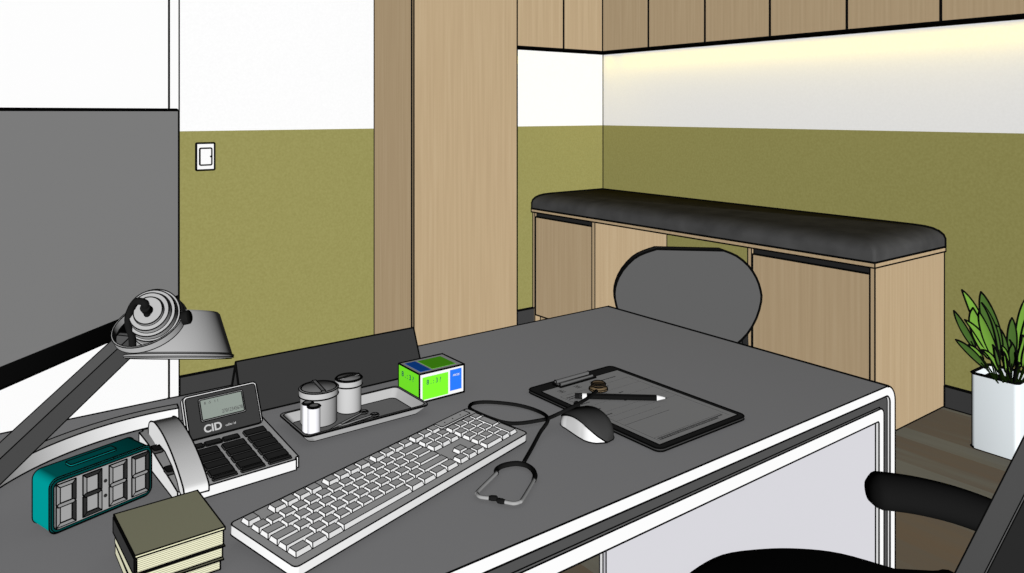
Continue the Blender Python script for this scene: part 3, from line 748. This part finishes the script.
def capmesh(bm, x, r, w, h):
    x0 = X0+x*PX; y0 = Y0+r*PY; x1 = x0+w*PX; y1 = y0+h*PY; gp = .0006; ti = .0024
    z0, z1 = .0127, .0180
    lo = [(x0+gp, y0+gp), (x1-gp, y0+gp), (x1-gp, y1-gp), (x0+gp, y1-gp)]
    hi = [(x0+ti, y0+ti+.0012), (x1-ti, y0+ti+.0012), (x1-ti, y1-ti+.0006), (x0+ti, y1-ti+.0006)]
    A = [bm.verts.new(KT @ Vector((*p, z0))) for p in lo]; Bq = [bm.verts.new(KT @ Vector((*p, z1))) for p in hi]
    bm.faces.new(A[::-1]); bm.faces.new(Bq)
    for i in range(4): bm.faces.new((A[i], A[(i+1) % 4], Bq[(i+1) % 4], Bq[i]))
kw = WM[t.name]
keys.sort(key=lambda q: (kw @ Vector((X0+q[0]*PX, Y0+q[1]*PY, 0))-CAM).length - (.3 if q[2]*q[3] > 1.6 else 0))
for q in keys[:100]:
    bm = B(); capmesh(bm, *q); obj('key', bm, PLASTIC, t, px=.95, ol=20)
bm = B()
for q in keys[100:]: capmesh(bm, *q)
o = obj('far_keys', bm, PLASTIC, t, px=.95, ol=20); o['kind'] = 'stuff'

# ================================================================== CLIPBOARD
t = thing('clipboard', 'black clipboard holding a printed form on the right of the desk', 'clipboard', (.892, .8035, .7515), math.radians(.2))
CBW, CBL = .217, .3245
bm = B(); prism(bm, rrect(0, 0, CBW, CBL, .012, 5), 0, .0045); obj('board', bm, mat('black_board', g(.05)), t, px=1.7)
bm = B(); prism(bm, rect(.012, .011, CBW-.010, CBL-.028), .0047, .0055); obj('form_sheet', bm, mat('paper', g(.78)), t, px=.8)
INKL = mat('form_ink', g(.16))
bm = B()
def ln(x0, y0, x1, y1, w=.0006): prism(bm, rect(min(x0, x1)-w/2, min(y0, y1)-w/2, max(x0, x1)+w/2, max(y0, y1)+w/2), .0056, .0058)
ln(.022, .255, .195, .255); ln(.022, .020, .022, .255); ln(.195, .020, .195, .255); ln(.022, .032, .195, .032)
for yy in (.225, .19, .155, .135, .115, .095): ln(.022, yy, .195 if yy > .12 else .13, yy, .0005 if yy > .1 else .001)
ln(.10, .19, .10, .255)
for yy, n in ((.027, 22), (.0225, 16)):
    x = .026
    for i in range(n*2):
        w = random.uniform(.002, .006)
        if x+w > .19: break
        prism(bm, rect(x, yy-.0018, x+w, yy+.0018), .0056, .0058); x += w+.001
for x, y, n in ((.026, .243, 5), (.026, .236, 4), (.115, .243, 3), (.026, .205, 4), (.12, .205, 2), (.026, .172, 3), (.10, .172, 4), (.026, .144, 3), (.14, .272, 7)):
    for i in range(n): prism(bm, rect(x+i*.0055, y-.0016, x+i*.0055+.0046, y+.0016), .0056, .0058)
for x in (.035, .075, .115):                     # three big heading characters
    for q in ((0, 0, .012, .0018), (0, .010, .012, .0118), (.005, 0, .0068, .0118), (0, .005, .012, .0066)):
        prism(bm, rect(x+q[0], .268+q[1], x+q[2], .268+q[3]), .0056, .0058)
obj('print', bm, INKL, t, ol=None)
bm = B(); box(bm, (.052, CBL-.036, .0056), (.142, CBL-.012, .0080), .001, 2); obj('clip_plate', bm, mat('clip_metal', g(.25)), t, px=1.4)
bm = B(); tube(bm, [(.055, CBL-.017, .0112), (.139, CBL-.017, .0112)], .0032, 10); tube(bm, [(.055, CBL-.030, .0098), (.139, CBL-.030, .0098)], .0018, 8); obj('clip_lever', bm, mat('clip_dark', g(.15)), t, px=1.1, ol=50)

# ================================================================== PENCIL
pa, pb = Vector((.9275, 1.036, .7625)), Vector((1.051, .9285, .7625)); L = (pb-pa).length
t = thing('pencil', 'black pencil with a white band lying on the clipboard form', 'pencil', pa, math.atan2(pb.y-pa.y, pb.x-pa.x))
def seg(name, z0, z1, r0, r1, m, n=6):
    bm = B(); lathe(bm, [(r0, z0), (r1, z1)], n, T=frame3((0, 0, 0), (1, 0, 0))); obj(name, bm, m, t, ol=None, smooth=80 if n > 6 else 20)
seg('eraser', 0, .008, .0048, .0050, BLK2, 14); seg('ferrule', .008, .013, .0052, .0052, BLACK, 14); seg('band', .0132, .021, .0053, .0053, WHITE, 14)
seg('body', .0212, L-.019, .0054, .0054, mat('black_paint', g(.008)))
seg('tip', L-.019, L-.004, .0052, .0014, WHITE, 12); seg('lead', L-.004, L, .0012, .0002, BLK2, 8)

# ================================================================== MOUSE
ma = math.radians(-9)
t = thing('mouse', 'black and white computer mouse between the stethoscope and clipboard', 'mouse', (.861, .9315, .7515), ma)
def mouse_surf():
    """closed shell: rings from tail to nose; returns (shell faces split into white sides and black top)"""
    N, K = 22, 28; L2 = .0535; rows = []
    for i in range(N+1):
        s = -1+2*i/N; w = .0290*(1-abs(s)**(3.2 if s < 0 else 7))**.5*(1-.02*s)+.0004
        if abs(s) < .5: w *= .97
        h = .0342*(1-((s+.12)/1.14)**2*.75)*(1-abs(s)**(5 if s < 0 else 10))**.5 + .0012
        rows.append((s*L2, w, h))
    return rows, K
rows, K = mouse_surf()
def mshell(top):
    bm = B(); R_ = []
    for y, w, h in rows:
        q = []
        for j in range(15):
            a = PI*j/14
            x = w*math.copysign(abs(math.cos(a))**.55, math.cos(a)); z = h*abs(math.sin(a))**.75
            if top: z += .0003
            q.append(bm.verts.new((x*(.97+.0*z), y, z)))
        R_.append(q)
    for a, b in zip(R_, R_[1:]):
        for j in range(14):
            side = j in (11, 12, 13)
            if (not side) == top: bm.faces.new((a[j], a[j+1], b[j+1], b[j]))
    if not top:
        lowL = [q[0] for q in R_]; lowR = [q[14] for q in R_]
        for i in range(len(R_)-1): bm.faces.new((lowL[i], lowL[i+1], lowR[i+1], lowR[i]))
    bmesh.ops.delete(bm, geom=[v for v in bm.verts if not v.link_faces], context='VERTS')
    if top:
        r = bmesh.ops.solidify(bm, geom=bm.faces[:], thickness=.0012)
    return bm
obj('shell', mshell(False), PLASTIC, t, px=1.3, ol=60, smooth=60)
obj('top_cover', mshell(True), mat('black_gloss', g(.05)), t, ol=60, px=1.2, smooth=60)
bm = B(); lathe(bm, [(.006, -.003), (.0075, -.002), (.0075, .002), (.006, .003)], 18, T=Matrix.Translation((0, .031, .0297)) @ Matrix.Rotation(PI/2, 4, 'Y')); obj('scroll_wheel', bm, BLK2, t, ol=None)

# ================================================================== STETHOSCOPE
t = thing('stethoscope', 'black stethoscope looped on the desk, chest piece resting on the clipboard', 'stethoscope', (.70, .893, .7515))
TI2 = WM[t.name].inverted()
def Ls(pts): return [TI2 @ Vector(p) for p in pts]
RUB = mat('black_tubing', g(.012)); CHR = mat('chrome_tube', g(.38)); BRZ = mat('bronze_metal', (.42, .30, .17))
h0 = .7555
main = [(0.949, 1.003, 0.776), (0.907, 0.977, 0.782), (0.863, 0.954, 0.788), (0.821, 0.947, 0.786), (0.816, 0.969, 0.772), (0.822, 0.998, 0.757), (0.782, 1.01, 0.757), (0.75, 1.016, 0.765), (0.733, 1.059, 0.77), (0.742, 1.097, 0.765), (0.771, 1.128, 0.757), (0.801, 1.121, 0.7545), (0.831, 1.082, 0.7545), (0.843, 1.039, 0.7545), (0.819, 0.981, 0.7645), (0.783, 0.958, 0.758), (0.746, 0.931, 0.7545), (0.702, 0.897, 0.7545)]
bm = B(); tube(bm, smoothpath(Ls(main), 7), .0031, 10); obj('tubing', bm, RUB, t, ol=None, smooth=80)
yk = [(.650, .893, h0), (.656, .901, h0), (.667, .9055, h0), (.680, .9045, h0), (.692, .899, h0), (.699, .886, h0), (.6975, .870, h0), (.690, .855, h0), (.679, .844, h0)]
bm = B(); tube(bm, smoothpath(Ls(yk), 5), .0037, 10); obj('yoke', bm, RUB, t, ol=None, smooth=80)
for p in ([(.650, .893, h0), (.6, .866, h0), (.594, .860, h0), (.5925, .852, h0), (.597, .845, h0), (.603, .839, h0)], [(.679, .844, h0), (.634, .812, h0), (.626, .8085, h0), (.618, .810, h0), (.613, .817, h0), (.609, .8235, h0)]):
    bm = B(); q = smoothpath(Ls(p), 5); tube(bm, q, .0025, 10); obj('ear_tube', bm, CHR, t, ol=None, smooth=80)
    e = q[-1]; d = (q[-1]-q[-3]).normalized(); bm = B(); tube(bm, [e-d*.004, e, e+d*.006, e+d*.008], [.0028, .0037, .0036, .002], 12); obj('ear_tip', bm, BLK2, t, ol=None, smooth=80)
M = Matrix.Translation(TI2 @ Vector((.977, 1.0275, .7645)))
bm = B(); lathe(bm, [(.0145, .0), (.0168, .0015), (.0165, .004), (.0085, .0060), (.0080, .0074)], 32, T=M); obj('chest_piece', bm, BRZ, t, px=1.2, ol=50)
bm = B(); lathe(bm, [(.0090, .0075), (.0128, .0090), (.0132, .0120), (.0115, .0135), (.0100, .0120), (.001, .0116)], 28, T=M); obj('bell', bm, mat('dark_bronze', (.12, .085, .05)), t, px=1.2, ol=50)

# ================================================================== LIGHT
def sun(name, frm, e, col=(1, 1, 1), shadow=False):
    l = bpy.data.lights.new(name, 'SUN'); l.energy = e; l.color = col; l.angle = math.radians(5); l.use_shadow = shadow
    o = bpy.data.objects.new(name, l); COL.objects.link(o); o.location = (0, 0, 2.5)
    o.rotation_euler = (-Vector(frm)).to_track_quat('-Z', 'Y').to_euler(); return o
S = Vector((-.685, -.97, .118)); sun('daylight', S, PI*S.length*1.06)
w = bpy.data.worlds.new('world'); C.world = w; w.use_nodes = True
w.node_tree.nodes['Background'].inputs[0].default_value = (1, 1, 1, 1); w.node_tree.nodes['Background'].inputs[1].default_value = .05
def strip(name, loc, size, rot, e):
    l = bpy.data.lights.new(name, 'AREA'); l.shape = 'RECTANGLE'; l.size, l.size_y = size; l.energy = e; l.color = (1, .74, .0)
    o = bpy.data.objects.new(name, l); COL.objects.link(o); o.location = loc; o.rotation_euler = rot; return o
strip('under_cabinet_light', (WX-.06, 2.28, UZ-.006), (.02, 2.40), (0, 0, 0), 1.5)
strip('under_cabinet_light', (3.08, WY-.06, UZ-.006), (.80, .02), (0, 0, 0), .6)

vs = C.view_settings
C.display_settings.display_device = 'sRGB'; vs.view_transform = 'Standard'; vs.look = 'None'; vs.gamma = 1; vs.exposure = 0; vs.use_curve_mapping = False
C.cycles.diffuse_bounces = 0
